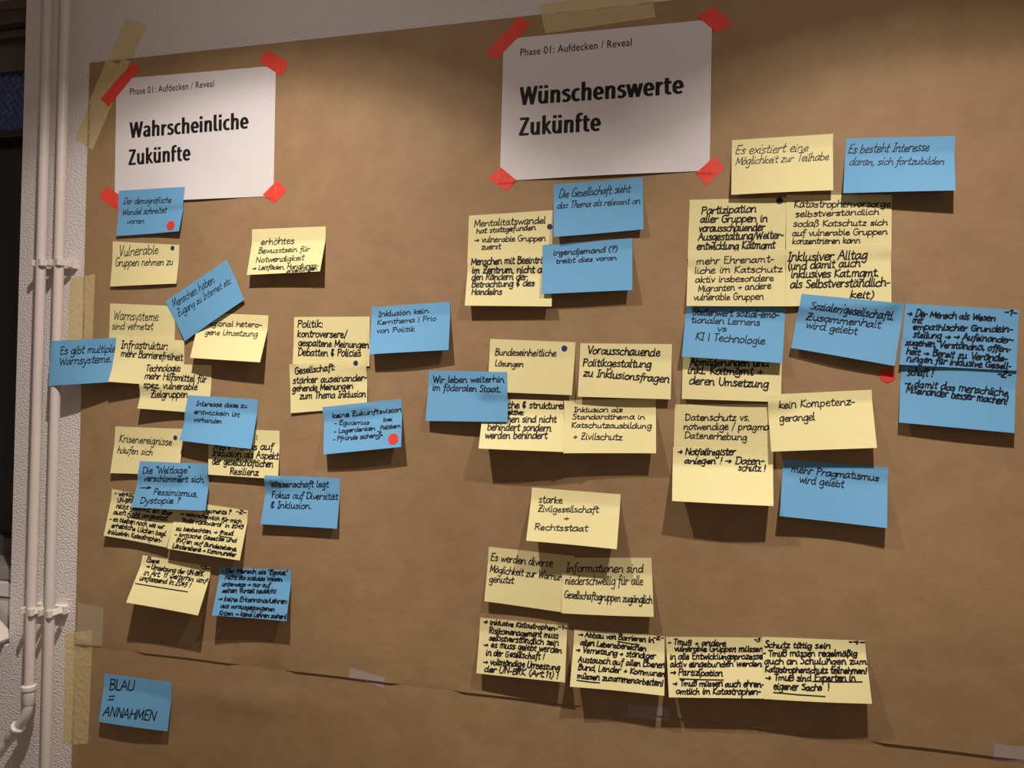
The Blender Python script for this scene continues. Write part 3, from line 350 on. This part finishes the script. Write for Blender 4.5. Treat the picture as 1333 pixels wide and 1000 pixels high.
 ('y', 'yellow sticky note reading "Inklusiver Alltag (und damit auch inklusives Kat.mgmt."', [(0.1501, 1.7016), (0.2789, 1.7052), (0.2783, 1.6262), (0.1493, 1.6247)], [1.0, 1.0, 7.0, 8.0], [('Inklusiver Alltag', 0.017, 0.2, 0.778, 0.227, 8.1, 'D'), ('(und damit auch', 0.018, 0.355, 0.708, 0.351, 7.3, 'D'), ('inklusives Kat.mgmt.', 0.05, 0.499, 0.883, 0.528, 7.3, 'D'), ('als Selbstverständlich-', 0.042, 0.679, 0.979, 0.702, 7.6, 'D'), ('keit)', 0.613, 0.875, 0.831, 0.901, 6.8, 'D')], []),
 ('b', 'tilted blue sticky note reading "Sozialer/gesellschaftl. Zusammenhalt wird gelebt"', [(0.1696, 1.6413), (0.2956, 1.6264), (0.2814, 1.5459), (0.1564, 1.5693)], [1.0, 1.0, 11.0, 9.0], [('Sozialer/gesellschaftl.', 0.11, 0.248, 0.92, 0.275, 6.7, 'C'), ('Zusammenhalt', 0.091, 0.447, 0.811, 0.429, 6.7, 'C'), ('wird gelebt', 0.106, 0.594, 0.601, 0.591, 6.7, 'C')], []),
 ('b', 'blue sticky note at the right about "das menschliche Miteinander besser machen"', [(0.2922, 1.5471), (0.4239, 1.5411), (0.4164, 1.4635), (0.2868, 1.4736)], [1.0, 1.0, 12.5, 11.0], [('schaft !', 0.054, 0.165, 0.279, 0.162, 6.1, 'E'), ('-2-', 0.835, 0.101, 0.942, 0.113, 5.2, 'E'), ('→ damit das menschliche', 0.039, 0.351, 0.935, 0.419, 6.1, 'E'), ('Miteinander besser machen!', 0.049, 0.464, 0.931, 0.553, 6.1, 'E')], []),
 ('b', 'blue sticky note marked -1- at the far right about "empathischer Grundeinstellung"', [(0.2968, 1.627), (0.4258, 1.6174), (0.4218, 1.541), (0.2877, 1.5478)], [1.0, 1.0, 5.0, 8.0], [('→ Der Mensch als Wesen', 0.02, 0.201, 0.795, 0.203, 5.4, 'E'), ('-1-', 0.869, 0.085, 0.979, 0.097, 5.4, 'E'), ('mit', 0.079, 0.299, 0.165, 0.302, 5.0, 'E'), ('empathischer Grundein-', 0.086, 0.411, 0.947, 0.373, 5.4, 'E'), ('stellung → → Aufeinander-', 0.093, 0.541, 0.959, 0.546, 5.4, 'E'), ('zugehen, Verständnis, offen-', 0.032, 0.678, 0.94, 0.693, 5.4, 'E'), ('heit → Bereit zu Verände-', 0.047, 0.821, 0.913, 0.855, 5.4, 'E'), ('rungen für inklusive Gesell-', 0.054, 0.936, 0.947, 0.977, 5.4, 'E')], []),
 ('y', 'yellow sticky note reading "Datenschutz vs. notwendige / pragmat. Datenerhebung"', [(0.0074, 1.4916), (0.1322, 1.4945), (0.1336, 1.4268), (0.0065, 1.4247)], [1.0, 1.0, 3.0, 3.0], [('Datenschutz vs.', 0.111, 0.323, 0.785, 0.328, 6.1, 'C'), ('notwendige / pragmat.', 0.098, 0.512, 1.042, 0.509, 6.1, 'C'), ('Datenerhebung', 0.109, 0.689, 0.755, 0.721, 6.1, 'C')], []),
 ('y', 'yellow sticky note reading "Notfallregister anlegen", below the Datenschutz note', [(0.0055, 1.4326), (0.1365, 1.4354), (0.1337, 1.3619), (0.005, 1.3622)], [1.0, 1.0, 27.0, 26.0], [('→ Notfallregister', 0.043, 0.136, 0.625, 0.131, 5.9, 'E'), ('anlegen ! → Daten-', 0.114, 0.305, 0.904, 0.291, 5.6, 'E'), ('schutz !', 0.658, 0.415, 0.926, 0.412, 5.2, 'E')], []),
 ('y', 'yellow sticky note reading "kein Kompetenzgerangel"', [(0.1279, 1.5068), (0.2568, 1.5152), (0.2595, 1.4407), (0.132, 1.4317)], [1.0, 1.0, 17.0, 15.0], [('kein Kompetenz-', 0.101, 0.252, 0.829, 0.247, 6.8, 'C'), ('gerangel', 0.103, 0.485, 0.444, 0.482, 6.8, 'C')], []),
 ('b', 'blue sticky note reading "mehr Pragmatismus wird gelebt"', [(0.1496, 1.4215), (0.2775, 1.4147), (0.2722, 1.339), (0.1428, 1.3475)], [1.0, 1.0, 16.0, 16.0], [('mehr Pragmatismus', 0.083, 0.219, 0.913, 0.242, 6.2, 'C'), ('wird gelebt', 0.167, 0.39, 0.591, 0.403, 6.2, 'C')], []),
 ('b', 'blue sticky note reading "Es besteht Interesse daran, sich fortzubilden"', [(0.2244, 1.8469), (0.3536, 1.8412), (0.3463, 1.7655), (0.2182, 1.7712)], [1.0, 1.0, 23.0, 13.0], [('Es besteht Interesse', 0.025, 0.266, 0.767, 0.248, 7.0, 'A'), ('daran, sich fortzubilden', 0.04, 0.485, 0.9, 0.508, 6.4, 'A')], []),
 ('y', 'yellow sticky note reading "Es existiert eine Möglichkeit zur Teilhabe"', [(0.0795, 1.854), (0.208, 1.8541), (0.2064, 1.776), (0.0786, 1.7767)], [1.0, 1.0, 12.0, 10.0], [('Es existiert eine', 0.034, 0.257, 0.752, 0.28, 7.2, 'A'), ('Möglichkeit zur Teilhabe', 0.035, 0.455, 0.954, 0.457, 6.6, 'A')], []),
]
DOTS = [
 ('red', 'small red dot sticker on the blue "Der demografische" note', -0.796, 1.7695, 0.0078),
 ('red', 'small red dot sticker on the blue "keine Zukunftsvision" note', -0.4007, 1.4335, 0.0081),
 ('red', 'red dot sticker on bare brown paper below a tilted blue note', 0.2756, 1.5342, 0.0093),
 ('blue', 'small dark blue dot sticker on the "Vulnerable Gruppen" note', -0.7956, 1.7336, 0.0037),
 ('blue', 'small dark blue dot sticker on the "Krisenereignisse" note', -0.7821, 1.4241, 0.0037),
 ('blue', 'small dark blue dot sticker above the word Gesellschaft', -0.468, 1.5468, 0.0039),
 ('blue', 'small blue dot sticker on the "Mentalitätswandel" note', -0.1711, 1.7449, 0.0039),
 ('blue', 'small blue dot sticker on the "Bundeseinheitliche Lösungen" note', -0.1473, 1.5692, 0.0042),
 ('blue', 'small dark blue dot sticker on the "Partizipation" note', 0.1415, 1.768, 0.0044),
]

# ---------------------------------------------------------------- panels
PRI = []
def panel_mesh(p, name, mat, th=.00012, parent=None):
    nv, nu = p.D.shape; v = []
    for s in (0, 1):
        for j in range(nv):
            for i in range(nu): v.append((p.X[j,i], -(p.D[j,i]-s*th), p.Z[j,i]))
    n = nu*nv; fc = []
    for j in range(nv-1):
        for i in range(nu-1):
            a = j*nu+i; q = (a, a+nu, a+nu+1, a+1); fc.append(q); fc.append(tuple(n+k for k in reversed(q)))
    ring = [i for i in range(nu)]+[j*nu+nu-1 for j in range(1,nv)]+[(nv-1)*nu+i for i in range(nu-2,-1,-1)]+[j*nu for j in range(nv-2,0,-1)]
    for a, c in zip(ring, ring[1:]+ring[:1]): fc.append((a, c, n+c, n+a))
    return crease(mesh(name, v, fc, mat, parent, True))
def smooth_pts(pts, straight, sub=4):
    if straight or len(pts) < 3:
        return pts
    P = [pts[0]]+pts+[pts[-1]]; out = [pts[0]]
    for i in range(1, len(P)-2):
        p0, p1, p2, p3 = P[i-1], P[i], P[i+1], P[i+2]
        for k in range(1, sub+1):
            t = k/sub
            out.append(tuple(.5*(2*p1[a]+(p2[a]-p0[a])*t+(2*p0[a]-5*p1[a]+4*p2[a]-p3[a])*t*t+(3*p1[a]-p0[a]-3*p2[a]+p3[a])*t**3) for a in (0,1)))
    return out
class Ink:
    """pen strokes as ribbons lying on a panel; coordinates in mm from the top left corner, y down"""
    def __init__(s, p): s.p = p; s.v = []; s.f = []; s.W = p.W*1e3; s.H = p.H*1e3
    def stroke(s, pts, w):
        q = [pts[0]]
        for a in pts[1:]:
            if math.hypot(a[0]-q[-1][0], a[1]-q[-1][1]) > .08: q.append(a)
        if len(q) == 1: q = [q[0], (q[0][0]+.2, q[0][1]+.2)]
        m = .4
        if any(a[0] < m or a[0] > s.W-m or a[1] < m or a[1] > s.H-m for a in q):
            q = [(min(max(a[0],m),s.W-m), min(max(a[1],m),s.H-m)) for a in q]
        for i in range(1, len(q)-1):           # a sharp turn starts a new ribbon
            a, b, c = q[i-1], q[i], q[i+1]
            e0 = (b[0]-a[0], b[1]-a[1]); e1 = (c[0]-b[0], c[1]-b[1])
            if (e0[0]*e1[0]+e0[1]*e1[1]) < .35*math.hypot(*e0)*math.hypot(*e1):
                s.stroke(q[:i+1], w); s.stroke(q[i:], w); return
        def nrm(a, b):
            d = (b[0]-a[0], b[1]-a[1]); l = math.hypot(*d) or 1e-6; return (d[0]/l, d[1]/l)
        h = w/2; t0 = nrm(q[0], q[1]); t1 = nrm(q[-2], q[-1])
        pts = [(q[0][0]-t0[0]*h*.85, q[0][1]-t0[1]*h*.85)]+q+[(q[-1][0]+t1[0]*h*.85, q[-1][1]+t1[1]*h*.85)]
        hs = [h*.45]+[h]*len(q)+[h*.45]; n = len(s.v)
        for i, a in enumerate(pts):
            t = nrm(pts[max(i-1,0)], pts[min(i+1,len(pts)-1)]); k = hs[i]
            s.v += [(a[0]-t[1]*k, a[1]+t[0]*k), (a[0]+t[1]*k, a[1]-t[0]*k)]
        for i in range(len(pts)-1): s.f.append((n+2*i, n+2*i+1, n+2*i+3, n+2*i+2))
    def line(s, text, u0, v0, u1, v1, xh, sty, rng):
        slant, pen, wob, cap = STY[sty]
        xh *= 5/9 if sty == 'F' else {'A':.93,'B':.93,'C':.88,'D':.90,'G':.92,'E':.94}[sty]
        pen = min(pen, xh*.42)
        x0, y0, x1, y1 = u0*s.W, v0*s.H, u1*s.W, v1*s.H
        L = math.hypot(x1-x0, y1-y0); ex = ((x1-x0)/L, (y1-y0)/L); ey = (ex[1], -ex[0])
        gs = []; adv = 0
        for ch in text:
            if ch == ' ': adv += 3.0; continue
            a, st = GL[ch].split('|'); gs.append((adv, ch, st)); adv += float(a)
        sx = L/max(adv-.5, 1); sy = xh/5
        for a0, ch, st in gs:
            gx = 1+rng.uniform(-.3,.3)*wob; gy = 1+rng.uniform(-.5,.5)*wob; oy = rng.uniform(-1.3,1.3)*wob; ro = rng.uniform(-.35,.35)*wob
            for k in st.split(';'):
                straight = k[0] == '!'; k = k.lstrip('!')
                pts = []
                for pr in k.split():
                    x, y = map(float, pr.split(','))
                    x = x*gx+rng.uniform(-1,1)*wob; y = y*gy+oy+rng.uniform(-1,1)*wob
                    if y > 5: y = 5+(y-5)*cap
                    if y < 0: y *= min(1, cap)
                    pts.append((x+slant*y*.9+ro*y*.3, y))
                pts = smooth_pts(pts, straight)
                s.stroke([(x0+ex[0]*(a0+x)*sx+ey[0]*y*sy, y0+ex[1]*(a0+x)*sx+ey[1]*y*sy) for x, y in pts], pen*rng.uniform(.9,1.1))
    def build(s, parent):
        a = np.array(s.v); P = s.p.at(np.clip(a[:,0]/s.W,0,1), np.clip(a[:,1]/s.H,0,1), .00038)
        return mesh('handwriting', P, s.f, M_ink, parent)
# printed heading sheets: bold grotesque letters drawn with a broad pen (cap height 100)
BOLD = {
'h':"57|14,103 14,0;14,44 20,57 30,65 39,62 43,52 43,0",'n':"57|14,71 14,0;14,44 20,57 30,65 39,62 43,52 43,0",
'u':"57|13,71 13,24 17,11 26,6 36,12 43,26;43,71 43,0",'ü':"57|13,71 13,24 17,11 26,6 36,12 43,26;43,71 43,0;*16,84 16,100;*41,84 41,100",
'a':"52|9,58 18,64 28,65 36,61 39,50 39,0;39,39 28,38 17,34 11,24 13,11 21,6 30,9 39,22",
'e':"52|12,35 42,35 42,48 36,61 27,66 18,61 12,48 11,34 14,17 22,8 32,6 45,11",
's':"44|37,58 28,65 19,64 12,57 13,47 22,40 31,34 36,26 34,13 25,6 17,6 6,12",'c':"44|39,60 31,65 22,62 14,52 11,35 14,17 22,7 31,6 40,12",
'i':"27|13,71 13,0;*13,83 13,101",'l':"31|13,103 13,20 16,9 22,6 29,8",'r':"39|14,71 14,0;14,42 20,55 28,62 38,62",
't':"38|16,88 16,22 19,10 26,6 36,8;!3,64 36,64",'f':"36|15,0 15,80 19,93 28,98 38,96;!3,64 35,64",'k':"51|14,103 14,0;!43,80 17,33;!19,44 47,-10",
'w':"74|!7,80 22,-6;!21,-6 38,80;!37,80 53,-6;!52,-6 67,80",'W':"84|!7,110 24,-8;!23,-8 43,108;!42,108 60,-8;!59,-8 77,110",'Z':"56|!6,93 50,93;!47,96 9,4;!6,7 52,7",
}
def bold_letters(text):
    v = []; fc = []; adv = 0
    for ch in text:
        a, st = BOLD[ch].split('|'); top = 100 if ch in 'WZ' else (71 if ch in 'wnu' else 104)
        for k in st.split(';'):
            straight = k[0] == '!'; dot = k[0] == '*'
            pts = smooth_pts([tuple(map(float, q.split(','))) for q in k.lstrip('!*').split()], straight, 5)
            n = len(v)
            for i, p in enumerate(pts):
                t = (pts[min(i+1,len(pts)-1)][0]-pts[max(i-1,0)][0], pts[min(i+1,len(pts)-1)][1]-pts[max(i-1,0)][1])
                l = math.hypot(*t); t = (t[0]/l, t[1]/l)
                w = 9.0 if dot else math.hypot(9.0*t[1], 6.6*t[0])
                for sg in (1, -1):
                    v.append((adv+p[0]-sg*t[1]*w, min(max(p[1]+sg*t[0]*w, 0 if straight else -2), top if straight and ch in 'WZw' else (71 if ch == 'k' and straight else 104))))
            for i in range(len(pts)-1): fc.append((n+2*i, n+2*i+1, n+2*i+3, n+2*i+2))
        adv += float(a)
    return v, fc
def printed(p, text, u0, v0, u1, v1, capv, bold, parent):
    W, H = p.W, p.H
    if bold: v, fc = bold_letters(text); caph = 100
    else: v, fc, caph = font_letters(text)
    xa = min(q[0] for q in v); xb = max(q[0] for q in v)
    x0, y0, x1, y1 = u0*W, v0*H, u1*W, v1*H; L = math.hypot(x1-x0, y1-y0); ex = ((x1-x0)/L, (y1-y0)/L)
    sx = L/(xb-xa); sy = capv*H/caph
    a = np.array([(x0+ex[0]*(x-xa)*sx+ex[1]*y*sy, y0+ex[1]*(x-xa)*sx-ex[0]*y*sy) for x, y in v])
    P = p.at(a[:,0]/W, a[:,1]/H, .0003)
    mesh('printed_heading' if bold else 'printed_subtitle', P, fc, M_print, parent)
def font_letters(text):
    cu = bpy.data.curves.new('t', 'FONT'); cu.body = 'H'; cu.resolution_u = 4
    ob = bpy.data.objects.new('t', cu); C.objects.link(ob)
    def verts():
        bpy.context.view_layer.update()
        me = ob.evaluated_get(bpy.context.evaluated_depsgraph_get()).to_mesh()
        v = [(q.co.x, q.co.y) for q in me.vertices]; fc = [tuple(pl.vertices) for pl in me.polygons]; return v, fc
    v, fc = verts(); caph = max(q[1] for q in v)
    cu.body = text
    cu.space_character = 1.04; cu.offset = .002
    v, fc = verts(); bpy.data.objects.remove(ob); bpy.data.curves.remove(cu)
    return v, fc, caph
def tear(p, q, kind):
    """ragged torn ends; the strip keeps its long edges"""
    du = math.hypot(q[1][0]-q[0][0], q[1][1]-q[0][1]); dv = math.hypot(q[3][0]-q[0][0], q[3][1]-q[0][1])
    r_ = random.Random(int(abs(q[0][0])*1e4)); amp = {'red':.0012,'mask':.004,'kraft':.001}[kind]
    ax = 0 if dv > du else 1; L = max(du, dv)
    for end in (0, -1):
        n_ = 21; off = [r_.uniform(0, 1) for _ in range(n_)]; off = [(off[max(i-1,0)]+2*off[i]+off[min(i+1,n_-1)])/4*amp/L for i in range(n_)]
        for i in range(n_):
            A = [(p.X[j,i], p.Z[j,i]) for j in range(21)] if ax == 0 else [(p.X[i,j], p.Z[i,j]) for j in range(21)]
            if end: A = A[::-1]
            for m_ in range(3):
                k_ = off[i]*(3-m_)/3; j = m_ if not end else 20-m_
                x_ = A[m_][0]+(A[20][0]-A[0][0])*k_; z_ = A[m_][1]+(A[20][1]-A[0][1])*k_
                if ax == 0: p.X[j,i], p.Z[j,i] = x_, z_
                else: p.X[i,j], p.Z[i,j] = x_, z_
def lay_tape(kind, label, q):
    p = Panel(q, [0]*4, 'tape', 20, 20, .00025, PRI)
    if kind != 'clear': tear(p, q, kind); PRI.append(p)
    nm = {'red':'red_tape','mask':'masking_tape','kraft':'packing_tape','clear':'clear_tape'}[kind]
    tag(panel_mesh(p, nm, M_tape[kind], .0001), label, 'tape', {'red':'red tape corner strips','mask':'masking tape strips','kraft':'packing tape','clear':'clear tape pieces on the seam'}[kind])
for t in TAPES:
    if t[0] != 'red': lay_tape(*t)
for i, (label, q, lines) in enumerate(SHEETS):
    p = Panel(q, [.002]*4, 'sheet', 24, 18, .0006, PRI, (76,82)[i]); PRI.append(p)
    o = tag(panel_mesh(p, 'heading_sheet', M_sheet), label, 'paper sheet', 'printed heading sheets')
    for ln in lines: printed(p, *ln, o)
for t in TAPES:
    if t[0] == 'red': lay_tape(*t)
rng = random.Random(7)
for k, (col, label, q, d, lines, rules) in enumerate(NOTES):
    p = Panel(q, [x/1e3 for x in d], 'note', 26, 20, .0006, PRI, k); PRI.append(p)
    o = tag(panel_mesh(p, 'sticky_note', M_note[col]), label, 'sticky note', 'sticky notes on the wall')
    ink = Ink(p)
    for ln in lines: ink.line(*ln, rng)
    for (a, b_, c, e) in rules: ink.stroke([(a*ink.W, b_*ink.H), ((a+c)/2*ink.W, (b_+e)/2*ink.H+.3), (c*ink.W, e*ink.H)], 1.5)
    ink.build(o)
for kind, label, x, z, r in DOTS:
    n = 28; vs = []
    def dep(px, pz):
        dd = float(base_depth(px, pz))
        for p in PRI:
            a, c = inv_bil(p.q, np.array([px]), np.array([pz]))
            if -.005 < a[0] < 1.005 and -.005 < c[0] < 1.005: dd = max(dd, float(samp(p.D, np.clip(a,0,1), np.clip(c,0,1))[0]))
        return dd
    rings = [(x, z)]+[(x+r*f_*math.cos(2*math.pi*i/n), z+r*f_*math.sin(2*math.pi*i/n)) for f_ in (.55,1) for i in range(n)]
    dd = [dep(*a) for a in rings]
    v = [(a[0], -(e+.0005), a[1]) for a, e in zip(rings, dd)]+[(a[0], -(e+.0004), a[1]) for a, e in zip(rings[n+1:], dd[n+1:])]
    fc = [(0, 1+(i+1)%n, 1+i) for i in range(n)]+[(1+i, 1+(i+1)%n, n+1+(i+1)%n, n+1+i) for i in range(n)]+[(n+1+i, n+1+(i+1)%n, 2*n+1+(i+1)%n, 2*n+1+i) for i in range(n)]
    tag(mesh('dot_sticker', v, fc, M_dot[kind]), label, 'dot sticker', kind+' dot stickers')
# ---------------------------------------------------------------- heating pipes
PY, PR = -.0238, .0075
t = tag(empty('heating_pipe', (-.9965,PY,.9)), 'white heating pipe running straight down, nearest the brown paper', 'pipe', 'heating pipes beside the window')
def child(mb, name, mat, root, **k):
    o = mb.build(name, mat, root, **k); o.matrix_parent_inverse = Matrix.Translation(root.location).inverted(); return o
child(MB().tube([(-.9968,PY,0),(-.9962,PY,2.9)], PR), 'pipe', M_pipe, t, smooth=True)
t2 = tag(empty('heating_pipe', (-1.0325,PY,.9)), 'white heating pipe that bends away to the lower left, nearest the window', 'pipe', 'heating pipes beside the window')
bend = [(-1.0338,PY,1.004),(-1.0342,PY,.978)]
for k in range(1, 9):
    w = math.radians(38)*k/8; r_ = .05
    bend.append((-1.0342-r_*(1-math.cos(w)), PY, .978-r_*math.sin(w)))
dx, dz = -math.sin(math.radians(38)), -math.cos(math.radians(38)); e = bend[-1]
bend += [(e[0]+dx*s_, PY, e[2]+dz*s_) for s_ in (.02,.06,.12)]
child(MB().tube(bend, PR*1.02), 'elbow', M_fit, t2, smooth=True)
child(MB().tube([(-1.0338,PY,1.008),(-1.0338,PY,1.006),(-1.0338,PY,1.000),(-1.0338,PY,.998)],[PR*1.1,PR*1.5,PR*1.5,PR*1.15]), 'collar', M_fit, t2, smooth=True)
child(MB().tube([(-1.0338,PY,1.0),(-1.034,PY,.978),(-1.0343,PY,.974)],[PR*1.25,PR*1.25,PR*1.0]), 'socket', M_fit, t2, smooth=True)
g0 = (e[0]+dx*.012, e[2]+dz*.012)
pt = lambda s_: (g0[0]+dx*s_, PY, g0[1]+dz*s_)
child(MB().tube([pt(0),pt(.002),pt(.006),pt(.008)],[PR*1.1,PR*1.5,PR*1.5,PR*1.15]), 'collar', M_fit, t2, smooth=True)
child(MB().tube([pt(.004),pt(.028),pt(.032)],[PR*1.27,PR*1.27,PR*1.02]), 'socket', M_fit, t2, smooth=True)
end = bend[-1]
child(MB().tube([(end[0],PY,end[2]),(end[0]+dx*.5,PY,end[2]+dz*.5),(end[0]+dx*.56,PY,end[2]+dz*.62),(end[0]+dx*.57,PY,0)], PR), 'branch_pipe', M_pipe, t2, smooth=True)
r2 = random.Random(3); ms = MB().tube([(-1.0338,PY,.985),(-1.0300,PY,2.9)], PR); nf = len(ms.f); z = 1.02
while z < 2.25:                    # the pipe's run of faint printed ticks
    h_ = r2.choice((.003,.004,.006,.009)); x_ = -1.0338+(z-.985)*.00198
    ms.box((x_-PR*.99-.0002,PY-.0018,z),(x_-PR*.93,PY-.0003,z+h_)); z += h_+r2.choice((.003,.004,.006,.02))
o = child(ms, 'pipe', M_pipe, t2, smooth=True); o.data.materials.append(material('tick_print', (.16,.13,.12), .6))
for pl in list(o.data.polygons)[nf:]: pl.material_index = 1
def clip(x, z, label, tilt):
    r = empty('pipe_clip', (x,0,z)); tag(r, label, 'pipe clip', 'pipe clips on the wall')
    Mx = Matrix.Translation((x,0,z))
    cm = MB().box((-.012,-.009,-.007),(.015,.0,.007),Mx).box((-.0165,-.031,-.0055),(-.0115,-.006,.0055),Mx)
    child(cm, 'base', M_fit, r, bevel=.0008)
    s = MB(); n = 14; ri, ro = PR+.0002, PR+.0026
    A = [math.radians(-95+220*i/n) for i in range(n+1)]      # saddle round the front and right side
    k0 = len(s.v)
    for a in A:
        for rr in (ri, ro):
            for hz in (-.0055, .0055): s.v.append(Vector((x+rr*math.cos(a-.6), PY-rr*math.sin(a+.1)*1.0, z+hz)))
    for i in range(n):
        o_ = k0+4*i
        for f_ in ((0,1,5,4),(2,6,7,3),(0,4,6,2),(1,3,7,5)): s.f.append(tuple(o_+q for q in f_))
    s.f.append((k0,k0+2,k0+3,k0+1)); o_ = k0+4*n; s.f.append((o_,o_+1,o_+3,o_+2))
    child(s, 'saddle', M_fit, r, smooth=True)
    T = Mx @ Matrix.Translation((.006,PY-PR-.001,0)) @ Matrix.Rotation(tilt,4,'Y') @ Matrix.Rotation(math.radians(64),4,'Z')
    child(MB().box((0,-.001,-.005),(.021,.0025,.005),T), 'strap', M_fit, r, bevel=.0007)
clip(-1.0305, 1.711, 'white plastic clip on the left pipe, upper of its two', .05)
clip(-.9963, 1.711, 'white plastic clip on the right pipe, upper of its two', .12)
clip(-1.0330, 1.130, 'white plastic clip on the left pipe, lower of its two', -.2)
clip(-.9967, 1.130, 'white plastic clip on the right pipe, lower of its two', -.35)
